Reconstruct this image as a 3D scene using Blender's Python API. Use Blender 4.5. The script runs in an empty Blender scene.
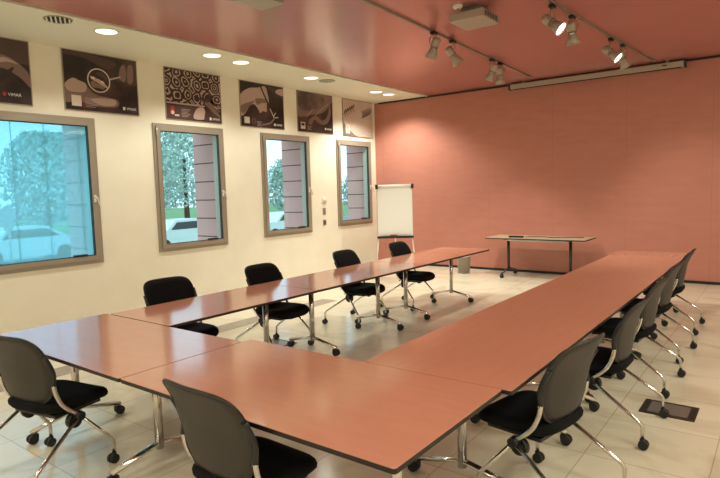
import bpy, bmesh, math, random
from mathutils import Vector, Matrix
random.seed(7)
S = bpy.context.scene
COL = S.collection
R = math.radians
T_H = 0.74      # table height
H = 3.626       # ceiling height

# ------------------------------------------------------------------ camera
cd = bpy.data.cameras.new('camera'); cam = bpy.data.objects.new('camera', cd); COL.objects.link(cam)
S.camera = cam
cd.sensor_fit = 'HORIZONTAL'; cd.sensor_width = 36.0
cd.lens = 565.168 / 720 * 36.0
cd.clip_start = 0.05; cd.clip_end = 300
_y, _p, _r = R(37.152), R(4.964), R(-1.622)
Fw = Vector((-math.sin(_y)*math.cos(_p), math.cos(_y)*math.cos(_p), -math.sin(_p)))
Rt0 = Vector((math.cos(_y), math.sin(_y), 0)); Up0 = Rt0.cross(Fw)
Rt = Rt0*math.cos(_r) + Up0*math.sin(_r); Up = Up0*math.cos(_r) - Rt0*math.sin(_r)
m = Matrix((Rt, Up, -Fw)).transposed().to_4x4()
m.translation = Vector((7.538, -10.624, 1.686))
cam.matrix_world = m

# ------------------------------------------------------------------ world, exposure
W = bpy.data.worlds.new('sky'); S.world = W; W.use_nodes = True
bg = W.node_tree.nodes['Background']
bg.inputs['Color'].default_value = (0.76, 0.91, 1.0, 1); bg.inputs['Strength'].default_value = 2.6
S.view_settings.view_transform = 'Standard'; S.view_settings.look = 'None'
S.view_settings.exposure = 0.0; S.view_settings.gamma = 1.0
S.view_settings.use_curve_mapping = False
WARM = (1.0, 0.985, 0.84)

def area_light(name, loc, size, power, col=WARM, rot=(0, 0, 0), size_y=None):
    l = bpy.data.lights.new(name, 'AREA'); l.energy = power; l.color = col
    l.shape = 'RECTANGLE' if size_y else 'SQUARE'; l.size = size
    if size_y: l.size_y = size_y
    o = bpy.data.objects.new(name, l); COL.objects.link(o); o.location = loc; o.rotation_euler = rot
    return o
# added fill: unseen ceiling panels behind and right of the camera
FILL_PANELS = [(3.2, -11.6), (6.2, -11.6), (9.0, -11.6), (9.0, -8.4), (9.0, -5.2), (9.0, -2.0)]
for px, py in FILL_PANELS:
    area_light('fill_panel_light', (px, py, H-0.03), 0.9, 40 if py < -11 else 50 if py < -5 else 20)

# ------------------------------------------------------------------ materials
def mat(name, col, rough=0.5, metal=0.0, spec=0.5, coat=0.0, emit=None, es=0.0, bump=None):
    m = bpy.data.materials.new(name); m.use_nodes = True
    b = m.node_tree.nodes['Principled BSDF']
    b.inputs['Base Color'].default_value = (*col, 1); b.inputs['Roughness'].default_value = rough
    b.inputs['Metallic'].default_value = metal; b.inputs['Specular IOR Level'].default_value = spec
    b.inputs['Coat Weight'].default_value = coat
    if emit: b.inputs['Emission Color'].default_value = (*emit, 1); b.inputs['Emission Strength'].default_value = es
    if bump:
        nt = m.node_tree; tc = nt.nodes.new('ShaderNodeTexCoord'); n = nt.nodes.new('ShaderNodeTexNoise')
        n.inputs['Scale'].default_value = bump[0]; bp = nt.nodes.new('ShaderNodeBump'); bp.inputs['Strength'].default_value = bump[1]
        nt.links.new(tc.outputs['Object'], n.inputs['Vector']); nt.links.new(n.outputs['Fac'], bp.inputs['Height'])
        nt.links.new(bp.outputs['Normal'], b.inputs['Normal'])
    return m

def noisy(name, c1, c2, scale, stretch=(1, 1, 1), rough=0.3, coat=0.0, detail=4, lo=0.35, hi=0.65, coords='Object', spec=0.5):
    m = mat(name, c1, rough, coat=coat, spec=spec); nt = m.node_tree; b = nt.nodes['Principled BSDF']
    tc = nt.nodes.new('ShaderNodeTexCoord'); mp = nt.nodes.new('ShaderNodeMapping'); mp.inputs['Scale'].default_value = stretch
    n = nt.nodes.new('ShaderNodeTexNoise'); n.inputs['Scale'].default_value = scale; n.inputs['Detail'].default_value = detail
    cr = nt.nodes.new('ShaderNodeValToRGB')
    cr.color_ramp.elements[0].position = lo; cr.color_ramp.elements[0].color = (*c1, 1)
    cr.color_ramp.elements[1].position = hi; cr.color_ramp.elements[1].color = (*c2, 1)
    nt.links.new(tc.outputs[coords], mp.inputs['Vector']); nt.links.new(mp.outputs['Vector'], n.inputs['Vector'])
    nt.links.new(n.outputs['Fac'], cr.inputs['Fac']); nt.links.new(cr.outputs['Color'], b.inputs['Base Color'])
    return m

M = {}
M['wall'] = noisy('cream_plaster', (0.80, 0.755, 0.63), (0.83, 0.785, 0.66), 3, rough=0.7, spec=0.25)
M['soffit'] = mat('cream_soffit', (0.80, 0.75, 0.62), 0.6, spec=0.3)
M['black_gap'] = mat('black_gap', (0.006, 0.005, 0.005), 0.6)
M['chrome'] = mat('brushed_chrome', (0.62, 0.60, 0.56), 0.18, 1.0)
M['steel'] = mat('satin_steel', (0.55, 0.52, 0.48), 0.35, 1.0)
M['black_fabric'] = mat('black_fabric', (0.008, 0.008, 0.009), 0.95, spec=0.15, bump=(400, 0.15))
M['shell'] = mat('charcoal_plastic', (0.038, 0.033, 0.028), 0.48, spec=0.35, bump=(300, 0.03))
M['black_plastic'] = mat('black_plastic', (0.010, 0.010, 0.011), 0.4)
M['rubber'] = mat('caster_rubber', (0.012, 0.012, 0.012), 0.55)
M['table_edge'] = mat('dark_edge_band', (0.010, 0.005, 0.004), 0.5)
M['frame_alu'] = mat('champagne_aluminium', (0.36, 0.31, 0.245), 0.42, 0.35)
M['frame_dark'] = mat('window_seal', (0.03, 0.03, 0.03), 0.5)
M['lamp_body'] = mat('warm_grey_lamp', (0.42, 0.36, 0.29), 0.4, 0.3)
M['projector'] = mat('putty_plastic', (0.40, 0.34, 0.27), 0.45)
M['white_paper'] = mat('white_paper', (0.80, 0.79, 0.74), 0.6)
M['white_plastic'] = mat('white_plastic', (0.75, 0.72, 0.64), 0.4)
M['grey_plastic'] = mat('grey_plastic', (0.22, 0.20, 0.17), 0.4)
M['red_plastic'] = mat('red_plastic', (0.45, 0.03, 0.02), 0.4)
M['bulb'] = mat('lamp_glow', (1, 0.95, 0.85), 0.4, emit=(1.0, 0.93, 0.78), es=14)
M['down_glow'] = mat('downlight_glow', (1, 0.95, 0.85), 0.4, emit=(1.0, 0.88, 0.64), es=1.8)
M['mirror'] = mat('reflector', (0.8, 0.76, 0.68), 0.2, 1.0)
M['light_top'] = noisy('pale_maple_top', (0.50, 0.40, 0.28), (0.55, 0.44, 0.31), 6, rough=0.3)
M['bin'] = mat('grey_bin', (0.30, 0.25, 0.21), 0.45)
M['grey_strip'] = noisy('grey_strip_mottled', (0.30, 0.27, 0.22), (0.36, 0.32, 0.26), 5, rough=0.2)
M['wood'] = noisy('cherry_laminate', (0.64, 0.288, 0.185), (0.665, 0.302, 0.196), 3, (1, 7, 1), rough=0.125, spec=1.0, detail=4)
M['wood_y'] = noisy('cherry_laminate_long', (0.60, 0.265, 0.135), (0.66, 0.30, 0.16), 5, (12, 1, 1), rough=0.17, spec=0.5, detail=5)
M['ceil'] = noisy('terracotta_gloss', (0.44, 0.165, 0.150), (0.47, 0.177, 0.160), 1.2, rough=0.20, spec=0.5, coords='Object')
M['box_lid'] = mat('floor_box_lid', (0.22, 0.20, 0.165), 0.3, 0.3)
M['box_frame'] = mat('floor_box_frame', (0.035, 0.028, 0.022), 0.4)

def backwall_mat():
    m = noisy('terracotta_panel', (0.48, 0.195, 0.147), (0.52, 0.212, 0.160), 2.2, (1, 1, 4), rough=0.42, spec=0.35)
    nt = m.node_tree; b = nt.nodes['Principled BSDF']; cr = [n for n in nt.nodes if n.type == 'VALTORGB'][0]
    geo = nt.nodes.new('ShaderNodeNewGeometry'); sp = nt.nodes.new('ShaderNodeSeparateXYZ'); nt.links.new(geo.outputs['Position'], sp.inputs[0])
    a = nt.nodes.new('ShaderNodeMath'); a.operation = 'ADD'; a.inputs[1].default_value = 1.06; nt.links.new(sp.outputs['X'], a.inputs[0])
    md = nt.nodes.new('ShaderNodeMath'); md.operation = 'MODULO'; md.inputs[1].default_value = 1.27; nt.links.new(a.outputs[0], md.inputs[0])
    lt = nt.nodes.new('ShaderNodeMath'); lt.operation = 'LESS_THAN'; lt.inputs[1].default_value = 0.009; nt.links.new(md.outputs[0], lt.inputs[0])
    mx = nt.nodes.new('ShaderNodeMix'); mx.data_type = 'RGBA'; mx.inputs['B'].default_value = (0.45, 0.18, 0.135, 1)
    nt.links.new(lt.outputs[0], mx.inputs['Factor']); nt.links.new(cr.outputs['Color'], mx.inputs['A']); nt.links.new(mx.outputs['Result'], b.inputs['Base Color'])
    return m
M['back'] = backwall_mat()

for k_ in ('wood', 'wood_y'): M[k_].node_tree.nodes['Principled BSDF'].inputs['IOR'].default_value = 2.25
M['wood'].node_tree.nodes['Principled BSDF'].inputs['Specular IOR Level'].default_value = 0.5

def floor_mat():
    m = mat('cream_marble_tile', (0.6, 0.5, 0.36), 0.16, spec=0.5); nt = m.node_tree; b = nt.nodes['Principled BSDF']
    geo = nt.nodes.new('ShaderNodeNewGeometry'); mp = nt.nodes.new('ShaderNodeMapping'); mp.inputs['Location'].default_value = (-7.23, 9.07, 0)
    br = nt.nodes.new('ShaderNodeTexBrick'); br.offset = 0.0; br.squash = 1.0
    br.inputs['Color1'].default_value = (0.75, 0.70, 0.54, 1); br.inputs['Color2'].default_value = (0.81, 0.76, 0.59, 1)
    br.inputs['Mortar'].default_value = (0.52, 0.46, 0.34, 1); br.inputs['Scale'].default_value = 1.0
    br.inputs['Mortar Size'].default_value = 0.0035; br.inputs['Mortar Smooth'].default_value = 0.1
    br.inputs['Brick Width'].default_value = 0.665; br.inputs['Row Height'].default_value = 0.665
    n = nt.nodes.new('ShaderNodeTexNoise'); n.inputs['Scale'].default_value = 1.6; n.inputs['Detail'].default_value = 6; n.inputs['Distortion'].default_value = 1.2
    mx = nt.nodes.new('ShaderNodeMix'); mx.data_type = 'RGBA'; mx.blend_type = 'MULTIPLY'
    cr = nt.nodes.new('ShaderNodeValToRGB'); cr.color_ramp.elements[0].position = 0.35; cr.color_ramp.elements[0].color = (0.84, 0.81, 0.75, 1)
    cr.color_ramp.elements[1].position = 0.5; cr.color_ramp.elements[1].color = (1, 1, 1, 1)
    mx.inputs['Factor'].default_value = 1.0
    L = nt.links.new
    L(geo.outputs['Position'], mp.inputs['Vector']); L(mp.outputs['Vector'], br.inputs['Vector']); L(geo.outputs['Position'], n.inputs['Vector'])
    L(n.outputs['Fac'], cr.inputs['Fac']); L(br.outputs['Color'], mx.inputs['A']); L(cr.outputs['Color'], mx.inputs['B'])
    L(mx.outputs['Result'], b.inputs['Base Color'])
    return m
M['floor'] = floor_mat()

def glass_mat(name, tint, refl=0.08):
    m = bpy.data.materials.new(name); m.use_nodes = True; nt = m.node_tree; nt.nodes.clear()
    o = nt.nodes.new('ShaderNodeOutputMaterial'); t = nt.nodes.new('ShaderNodeBsdfTransparent'); t.inputs['Color'].default_value = (*tint, 1)
    g = nt.nodes.new('ShaderNodeBsdfGlossy'); g.inputs['Roughness'].default_value = 0.02; g.inputs['Color'].default_value = (1, 1, 1, 1)
    mx = nt.nodes.new('ShaderNodeMixShader'); mx.inputs['Fac'].default_value = refl
    nt.links.new(t.outputs[0], mx.inputs[1]); nt.links.new(g.outputs[0], mx.inputs[2]); nt.links.new(mx.outputs[0], o.inputs['Surface'])
    return m
M['glass'] = glass_mat('clear_glass', (0.72, 0.82, 0.84), 0.03)
def blind_glass():
    m = glass_mat('blue_blind_glass', (0.46, 0.74, 0.86), 0.02); nt = m.node_tree
    o = [n for n in nt.nodes if n.type == 'OUTPUT_MATERIAL'][0]; mx0 = [n for n in nt.nodes if n.type == 'MIX_SHADER'][0]
    tr = nt.nodes.new('ShaderNodeBsdfTranslucent'); tr.inputs['Color'].default_value = (0.62, 0.95, 1.0, 1)
    mx = nt.nodes.new('ShaderNodeMixShader'); mx.inputs['Fac'].default_value = 0.26
    nt.links.new(mx0.outputs[0], mx.inputs[1]); nt.links.new(tr.outputs[0], mx.inputs[2]); nt.links.new(mx.outputs[0], o.inputs['Surface'])
    return m
M['glass_blue'] = blind_glass()
def pier_mat():
    m = mat('terracotta_cladding', (0.52, 0.25, 0.22), 0.6); nt = m.node_tree; b = nt.nodes['Principled BSDF']
    geo = nt.nodes.new('ShaderNodeNewGeometry'); sp = nt.nodes.new('ShaderNodeSeparateXYZ'); nt.links.new(geo.outputs['Position'], sp.inputs[0])
    md = nt.nodes.new('ShaderNodeMath'); md.operation = 'MODULO'; md.inputs[1].default_value = 0.315; nt.links.new(sp.outputs['Z'], md.inputs[0])
    lt = nt.nodes.new('ShaderNodeMath'); lt.operation = 'LESS_THAN'; lt.inputs[1].default_value = 0.02; nt.links.new(md.outputs[0], lt.inputs[0])
    mx = nt.nodes.new('ShaderNodeMix'); mx.data_type = 'RGBA'; mx.inputs['A'].default_value = (0.92, 0.52, 0.50, 1); mx.inputs['B'].default_value = (0.12, 0.06, 0.06, 1)
    nt.links.new(lt.outputs[0], mx.inputs['Factor']); nt.links.new(mx.outputs['Result'], b.inputs['Base Color'])
    return m
M['pier'] = pier_mat()
M['lawn'] = noisy('lawn', (0.10, 0.26, 0.10), (0.16, 0.34, 0.13), 2, rough=0.9)
M['asphalt'] = mat('asphalt', (0.30, 0.31, 0.32), 0.8)
M['leaves'] = noisy('tree_leaves', (0.36, 0.52, 0.44), (0.60, 0.74, 0.66), 3, rough=0.9)  # leaf tones paled to carry daylight haze and glare
M['trunk'] = mat('bark', (0.10, 0.07, 0.05), 0.9)
M['car_white'] = mat('white_car_paint', (0.75, 0.78, 0.80), 0.3)
M['car_glass'] = mat('car_glass', (0.03, 0.04, 0.05), 0.15)
M['sign_grey'] = mat('sign_back', (0.45, 0.47, 0.50), 0.5)
M['far_building'] = mat('far_building', (0.62, 0.60, 0.56), 0.8)

# ------------------------------------------------------------------ helpers
def bm_box(bm, x0, x1, y0, y1, z0, z1, bevel=0, mi=0, M4=None):
    r = bmesh.ops.create_cube(bm, size=1)
    vs = r['verts']
    for v in vs:
        v.co = Vector(((x0+x1)/2 + v.co.x*(x1-x0), (y0+y1)/2 + v.co.y*(y1-y0), (z0+z1)/2 + v.co.z*(z1-z0)))
    fs = {f for v in vs for f in v.link_faces}
    for f in fs: f.material_index = mi
    if bevel:
        es = list({e for v in vs for e in v.link_edges})
        res = bmesh.ops.bevel(bm, geom=es, offset=bevel, segments=2, affect='EDGES', profile=0.7)
        vs = list({v for f in res['faces'] for v in f.verts} | {v for v in vs if v.is_valid})
    if M4 is not None:
        for v in vs: v.co = M4 @ v.co
    return vs

def frames(pts, closed=False):
    out = []; n = len(pts); up = Vector((0, 0, 1)); prev = None
    for i in range(n):
        a = pts[i-1] if (i > 0 or closed) else pts[i]; b = pts[(i+1) % n] if (i < n-1 or closed) else pts[i]
        t = (b-a).normalized()
        if prev is None:
            u = up if abs(t.dot(up)) < 0.9 else Vector((1, 0, 0))
            s = t.cross(u).normalized()
        else:
            s = (prev - t*prev.dot(t)).normalized()
        prev = s; out.append((s, s.cross(t).normalized()))
    return out

def smooth_path(pts, k=6):
    P = [Vector(p) for p in pts]; out = []
    for i in range(len(P)-1):
        p0 = P[max(i-1, 0)]; p1 = P[i]; p2 = P[i+1]; p3 = P[min(i+2, len(P)-1)]
        for j in range(k):
            t = j/k
            out.append(0.5*((2*p1) + (p2-p0)*t + (2*p0-5*p1+4*p2-p3)*t*t + (3*p1-p0-3*p2+p3)*t**3))
    out.append(P[-1]); return out

def fillet(pts, r=0.03, k=4):
    """straight runs with rounded bends"""
    P = [Vector(p) for p in pts]; out = [P[0]]
    for i in range(1, len(P)-1):
        a = P[i-1]-P[i]; b = P[i+1]-P[i]; d = min(r, a.length*0.45, b.length*0.45)
        A = P[i]+a.normalized()*d; B = P[i]+b.normalized()*d
        for j in range(k+1):
            t = j/k; out.append(A*(1-t)**2 + P[i]*2*t*(1-t) + B*t*t)
    out.append(P[-1]); return out

def bm_tube(bm, pts, r, seg=10, closed=False, mi=0, r2=None, ry=None):
    pts = [Vector(p) for p in pts]; fr = frames(pts, closed); rings = []
    n = len(pts)
    for i, (p, (s, u)) in enumerate(zip(pts, fr)):
        rr = r if r2 is None else r + (r2-r)*i/(n-1)
        ring = []
        for k in range(seg):
            a = 2*math.pi*k/seg
            ring.append(bm.verts.new(p + s*math.cos(a)*rr + u*math.sin(a)*(rr if ry is None else ry)))
        rings.append(ring)
    cnt = n if closed else n-1
    for i in range(cnt):
        A, B = rings[i], rings[(i+1) % n]
        for k in range(seg):
            f = bm.faces.new((A[k], A[(k+1) % seg], B[(k+1) % seg], B[k])); f.material_index = mi; f.smooth = True
    if not closed:
        f = bm.faces.new(rings[0][::-1]); f.material_index = mi
        f = bm.faces.new(rings[-1]); f.material_index = mi

def bm_cyl(bm, p0, p1, r0, r1=None, seg=20, mi=0):
    bm_tube(bm, [p0, p1], r0, seg, mi=mi, r2=(r0 if r1 is None else r1))

def bm_lathe(bm, prof, seg=24, M4=None, mi=0, smooth=True):
    """profile of (radius, z) about the z axis"""
    rings = []
    for (r, z) in prof:
        if r < 1e-6:
            v = Vector((0, 0, z)); rings.append([bm.verts.new(M4 @ v if M4 else v)])
        else:
            ring = []
            for k in range(seg):
                a = 2*math.pi*k/seg; v = Vector((r*math.cos(a), r*math.sin(a), z)); ring.append(bm.verts.new(M4 @ v if M4 else v))
            rings.append(ring)
    for A, B in zip(rings, rings[1:]):
        for k in range(seg):
            k2 = (k+1) % seg
            if len(A) == 1 and len(B) == 1: continue
            if len(A) == 1: f = bm.faces.new((A[0], B[k], B[k2]))
            elif len(B) == 1: f = bm.faces.new((A[k], B[0], A[k2]))
            else: f = bm.faces.new((A[k], B[k], B[k2], A[k2]))
            f.material_index = mi; f.smooth = smooth

def obj(name, bm, mats, parent=None, loc=None, autosmooth=False):
    bmesh.ops.recalc_face_normals(bm, faces=bm.faces)
    me = bpy.data.meshes.new(name); bm.to_mesh(me); bm.free()
    if not isinstance(mats, (list, tuple)): mats = [mats]
    for mm in mats: me.materials.append(mm)
    if autosmooth:
        for p in me.polygons: p.use_smooth = True
    o = bpy.data.objects.new(name, me); COL.objects.link(o)
    if parent: o.parent = parent
    if loc: o.location = loc
    return o

def struct(o):
    o['kind'] = 'structure'; return o

def tag(o, label, cat, group=None):
    o['label'] = label; o['category'] = cat
    if group: o['group'] = group
    return o

def thing(name, label, cat, loc=(0, 0, 0), rz=0, group=None):
    o = bpy.data.objects.new(name, None); COL.objects.link(o); o.empty_display_size = 0.1
    o.location = loc; o.rotation_euler = (0, 0, rz)
    return tag(o, label, cat, group)

def children_of(o): return [c for c in bpy.data.objects if c.parent == o]
def copy_tree(o, parent=None, keep=True):
    c = o.copy(); COL.objects.link(c)
    if parent: c.parent = parent
    for ch in children_of(o): copy_tree(ch, c)
    return c

def rrect(w, d, r, n=8):
    """rounded rectangle outline centred on the origin"""
    out = []
    for (cx, cy, a0) in ((w/2-r, d/2-r, 0), (-w/2+r, d/2-r, 90), (-w/2+r, -d/2+r, 180), (w/2-r, -d/2+r, 270)):
        for k in range(n+1):
            a = R(a0 + 90*k/n); out.append((cx+r*math.cos(a), cy+r*math.sin(a)))
    return out

def bm_slab(bm, outline, z0, z1, mi_top=0, mi_side=1, mi_bot=1):
    lo = [bm.verts.new((x, y, z0)) for x, y in outline]; hi = [bm.verts.new((x, y, z1)) for x, y in outline]
    f = bm.faces.new(hi); f.material_index = mi_top
    f = bm.faces.new(lo[::-1]); f.material_index = mi_bot
    n = len(lo)
    for i in range(n):
        f = bm.faces.new((lo[i], lo[(i+1) % n], hi[(i+1) % n], hi[i])); f.material_index = mi_side

# ------------------------------------------------------------------ room shell
X1, Y0 = 10.2, -13.0     # right wall, wall behind the camera
# window openings on the left wall: (y0, y1, z0, z1)
WIN = [(-8.35, -6.575, 0.79, 2.75), (-5.695, -4.385, 0.83, 2.762), (-3.54, -2.255, 0.875, 2.755), (-1.42, -0.205, 0.93, 2.75)]
FR = 0.10   # visible frame width

bm = bmesh.new()
ys = [Y0] + [v for w in WIN for v in (w[0]+0.02, w[1]-0.02)] + [0.0]
for i in range(0, len(ys), 2):       # piers between the openings
    bm_box(bm, -0.12, 0, ys[i], ys[i+1], 0, H)
for w in WIN:
    bm_box(bm, -0.12, 0, w[0]+0.02, w[1]-0.02, 0, w[2]+0.02)
    bm_box(bm, -0.12, 0, w[0]+0.02, w[1]-0.02, w[3]-0.02, H)
struct(obj('wall_left', bm, M['wall']))

bm = bmesh.new(); bm_box(bm, 0, X1, 0, 0.12, 0, H); struct(obj('wall_back', bm, M['back']))
bm = bmesh.new(); bm_box(bm, X1, X1+0.12, Y0, 0.12, 0, H); struct(obj('wall_right', bm, M['wall']))
bm = bmesh.new(); bm_box(bm, -0.12, X1+0.12, Y0-0.12, Y0, 0, H); struct(obj('wall_front', bm, M['wall']))
bm = bmesh.new(); bm_box(bm, -0.12, X1+0.12, Y0-0.12, 0.12, -0.1, 0); struct(obj('floor', bm, M['floor']))
bm = bmesh.new(); bm_box(bm, 1.42, X1+0.12, Y0-0.12, 0.12, H, H+0.15); struct(obj('ceiling', bm, M['ceil']))
bm = bmesh.new(); bm_box(bm, -0.12, 1.385, Y0-0.12, 0.12, H-0.004, H+0.15); struct(obj('ceiling_soffit', bm, M['soffit']))
bm = bmesh.new(); bm_box(bm, 1.385, 1.42, Y0, 0, H+0.012, H+0.15); struct(obj('gap_shade_soffit', bm, M['black_gap']))  # gap filled in black to carry the shade along the soffit edge
bm = bmesh.new(); bm_box(bm, 1.365, 1.385, Y0, 0, H-0.014, H-0.0045); struct(obj('trim_2', bm, M['soffit']))
bm = bmesh.new(); bm_box(bm, 0.12, X1, -0.018, -0.0005, H-0.035, H-0.0045); struct(obj('gap_shade_back', bm, M['black_gap']))  # black strip standing in for the shade of the gap under the ceiling
bm = bmesh.new(); bm_box(bm, 0.0, X1, -0.012, -0.0005, 0.0005, 0.045); struct(obj('baseboard_back', bm, M['black_gap']))
# thin mottled grey strip on the floor along the windows
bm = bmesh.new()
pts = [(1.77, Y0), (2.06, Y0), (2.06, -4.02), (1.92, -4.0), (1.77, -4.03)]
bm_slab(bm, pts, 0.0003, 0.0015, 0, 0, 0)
struct(obj('floor_strip', bm, M['grey_strip']))

# windows
def window(i, w, blue=False):
    y0, y1, z0, z1 = w
    bm = bmesh.new()
    # fixed frame (outer)
    f = 0.045
    X = 0.022
    bm_box(bm, -0.09, X, y0, y0+f, z0, z1, 0.003); bm_box(bm, -0.09, X, y1-f, y1, z0, z1, 0.003)
    bm_box(bm, -0.09, X, y0+f, y1-f, z0, z0+f, 0.003); bm_box(bm, -0.09, X, y0+f, y1-f, z1-f, z1, 0.003)
    root = obj('window_%d' % i, bm, M['frame_alu']); struct(root)
    # opening sash
    a, b, c, d = y0+f+0.002, y1-f-0.002, z0+f+0.002, z1-f-0.002; g = 0.062; X = 0.042
    bm = bmesh.new()
    bm_box(bm, -0.05, X, a, a+g, c, d, 0.004); bm_box(bm, -0.05, X, b-g, b, c, d, 0.004)
    bm_box(bm, -0.05, X, a+g, b-g, c, c+g, 0.004); bm_box(bm, -0.05, X, a+g, b-g, d-g, d, 0.004)
    obj('sash', bm, M['frame_alu'], root)
    a += g; b -= g; c += g; d -= g
    bm = bmesh.new(); s = 0.010
    bm_box(bm, -0.02, 0.03, a, a+s, c, d); bm_box(bm, -0.02, 0.03, b-s, b, c, d)
    bm_box(bm, -0.02, 0.03, a+s, b-s, d-s, d); bm_box(bm, -0.02, 0.03, a+s, b-s, c, c+s)
    obj('seal', bm, M['frame_dark'], root)
    bm = bmesh.new(); bm_box(bm, -0.012, -0.006, a+s, b-s, c+s, d-s)
    obj('pane', bm, M['glass_blue'] if blue else M['glass'], root)
    bm = bmesh.new(); bm_box(bm, -0.115, -0.0125, b-0.014, b-0.0102, c+s, d-s); obj('lit_edge', bm, M['white_plastic'], root)  # white strip brightens the jamb, standing in for its daylight reflection
    if blue:
        for yy in (-7.615, -7.228, -6.80):
            bm = bmesh.new(); bm_cyl(bm, (-0.03, yy, c+s), (-0.03, yy, d-s), 0.004, seg=8); obj('blind_cord', bm, M['grey_plastic'], root)
    # small dark vent grip at the lower right of the pane
    bm = bmesh.new(); bm_box(bm, 0.0, 0.05, b-0.30, b-0.12, c+0.001, c+0.03, 0.004)
    obj('latch', bm, M['black_plastic'], root)
    # handle
    zc = (z0+z1)/2 - 0.10; yc = y1-f-0.033
    bm = bmesh.new()
    bm_box(bm, 0.043, 0.052, yc-0.016, yc+0.016, zc-0.05, zc+0.05, 0.003)
    bm_cyl(bm, (0.052, yc, zc+0.02), (0.085, yc, zc+0.02), 0.010)
    bm_tube(bm, fillet([(0.085, yc, zc+0.02), (0.088, yc+0.02, zc-0.01), (0.088, yc+0.035, zc-0.10)], 0.01), 0.009)
    obj('handle', bm, M['white_plastic'], root)
    # hinge
    bm = bmesh.new(); bm_cyl(bm, (0.045, y0+f, z1-0.17), (0.045, y0+f, z1-0.05), 0.010); obj('hinge', bm, M['steel'], root)
    return root
for i, w in enumerate(WIN): window(i+1, w, blue=(i == 0))

# outer cladding piers beyond the windows (projecting 0.8 m from the wall)
def pier(n, y0, y1, d=0.78):
    bm = bmesh.new(); bm_box(bm, -d, -0.121, y0, y1, -0.9, 3.9)
    o = obj('exterior_wall_%d' % n, bm, M['pier']); struct(o)
pier(1, -13, WIN[0][0]-0.05)
for i in range(3): pier(i+2, WIN[i][1]+0.0, WIN[i+1][0]-0.02, (0.90, 0.80, 0.75)[i])
pier(5, WIN[3][1]+0.0, 0.6, 0.68)
bm = bmesh.new(); bm_box(bm, -0.66, -0.121, -13, 0.6, 2.80, 3.9); struct(obj('exterior_wall_6', bm, M['pier']))

# ------------------------------------------------------------------ tables
def make_table(L, W_, label, cx, cy, along, leg_off, group='conference tables in the hollow rectangle', top=None):
    """local x = length, local y = width"""
    rz = 0 if along == 'x' else R(90)
    t = thing('conference_table', label, 'table', (cx, cy, 0), rz, group)
    bm = bmesh.new()
    o = rrect(L-0.006, W_-0.004, 0.012, 3)
    bm_slab(bm, o, T_H-0.0025, T_H, 0, 0, 0)
    obj('tabletop', bm, top or (M['wood'] if True else M['wood_y']), t)
    bm = bmesh.new()
    bm_slab(bm, rrect(L-0.004, W_-0.002, 0.013, 3), T_H-0.022, T_H-0.0026, 0, 0, 0)
    obj('edge_band', bm, M['table_edge'], t)
    bm = bmesh.new()
    for s in (-1, 1):
        bm_box(bm, leg_off[0], leg_off[1], s*0.12-0.02, s*0.12+0.02, T_H-0.068, T_H-0.0225, 0.003)
    obj('under_rail', bm, M['steel'], t)
    for x in leg_off:
        bm = bmesh.new()
        bm_cyl(bm, (x, 0, 0.115), (x, 0, T_H-0.045), 0.027, seg=20)
        bm_box(bm, x-0.04, x+0.04, -0.15, 0.15, T_H-0.050, T_H-0.0225, 0.004)
        # arched foot: two flattened arms that run down to the casters
        for s in (-1, 1):
            bm_tube(bm, fillet([(x, s*0.0, 0.150), (x, s*0.03, 0.146), (x, s*0.325, 0.082)], 0.02), 0.024, 10, ry=0.015)
            bm_cyl(bm, (x, s*0.305, 0.05), (x, s*0.305, 0.09), 0.009)
        lg = obj('leg', bm, M['chrome'], t)
        for s in (-1, 1):
            bm = bmesh.new()
            for q in (-1, 1): bm_cyl(bm, (x+q*0.006, s*0.32, 0.033), (x+q*0.028, s*0.32, 0.033), 0.033, 0.031, 20)
            bm_box(bm, x-0.02, x+0.02, s*0.305-0.022, s*0.305+0.022, 0.035, 0.066, 0.006)
            obj('caster', bm, M['rubber'], lg)
    return t

LR = 3.172 + 0.4
# left row (along the windows) y: -2.66 .. -8.255
make_table(1.90, 0.80, 'cherry-topped wheeled table at the far end of the window-side row, nearest the flip chart', LR, -3.63, 'y', (-0.80, 0.46))
make_table(2.00, 0.80, 'cherry-topped wheeled table in the middle of the window-side row', LR, -5.59, 'y', (-0.68, 0.53))
make_table(1.655, 0.80, 'cherry-topped wheeled table nearest the camera in the window-side row', LR, -7.425, 'y', (-0.52, 0.50))
# near row
make_table(1.655, 0.84, 'cherry-topped wheeled table at the left corner of the rectangle, nearest row', 3.95, -8.682, 'x', (-0.53, 0.50))
make_table(1.725, 0.91, 'cherry-topped wheeled table at the near corner of the rectangle, in the foreground', 5.643, -8.645, 'x', (-0.50, 0.56))
# right row
RR = 6.118
ends = [-8.1885, -6.68, -5.17, -3.66, -2.15]
labs = ['cherry-topped wheeled table in the right-hand row, joining the foreground corner table',
        'cherry-topped wheeled table second from the near end of the right-hand row',
        'cherry-topped wheeled table third from the near end of the right-hand row',
        'cherry-topped wheeled table at the far end of the right-hand row']
for k in range(4):
    a, b = ends[k], ends[k+1]
    make_table(b-a+0.004, 0.86, labs[k], RR, (a+b)/2, 'y', (-0.42, 0.42))
# table by the back wall: pale top, dark columns
bt = make_table(1.80, 0.70, 'pale-topped folding table with dark legs standing by the terracotta back wall', 3.97, -0.55, 'x', (-0.58, 0.56), group=None, top=M['light_top'])
if 'group' in bt: del bt['group']
bt.name = 'folding_table'
for c in children_of(bt):
    if c.name.startswith('leg'):
        c.data.materials[0] = M['box_frame']

# ------------------------------------------------------------------ chair
def surf_y(x, z):
    """back surface: curves round the sitter, leans and flares out at the top"""
    t = (z-0.50)/0.36
    return -0.205 - 0.055*t - 0.16*max(0, t-0.62)**1.5 + (0.75 - 0.25*t)*x*x

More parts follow.
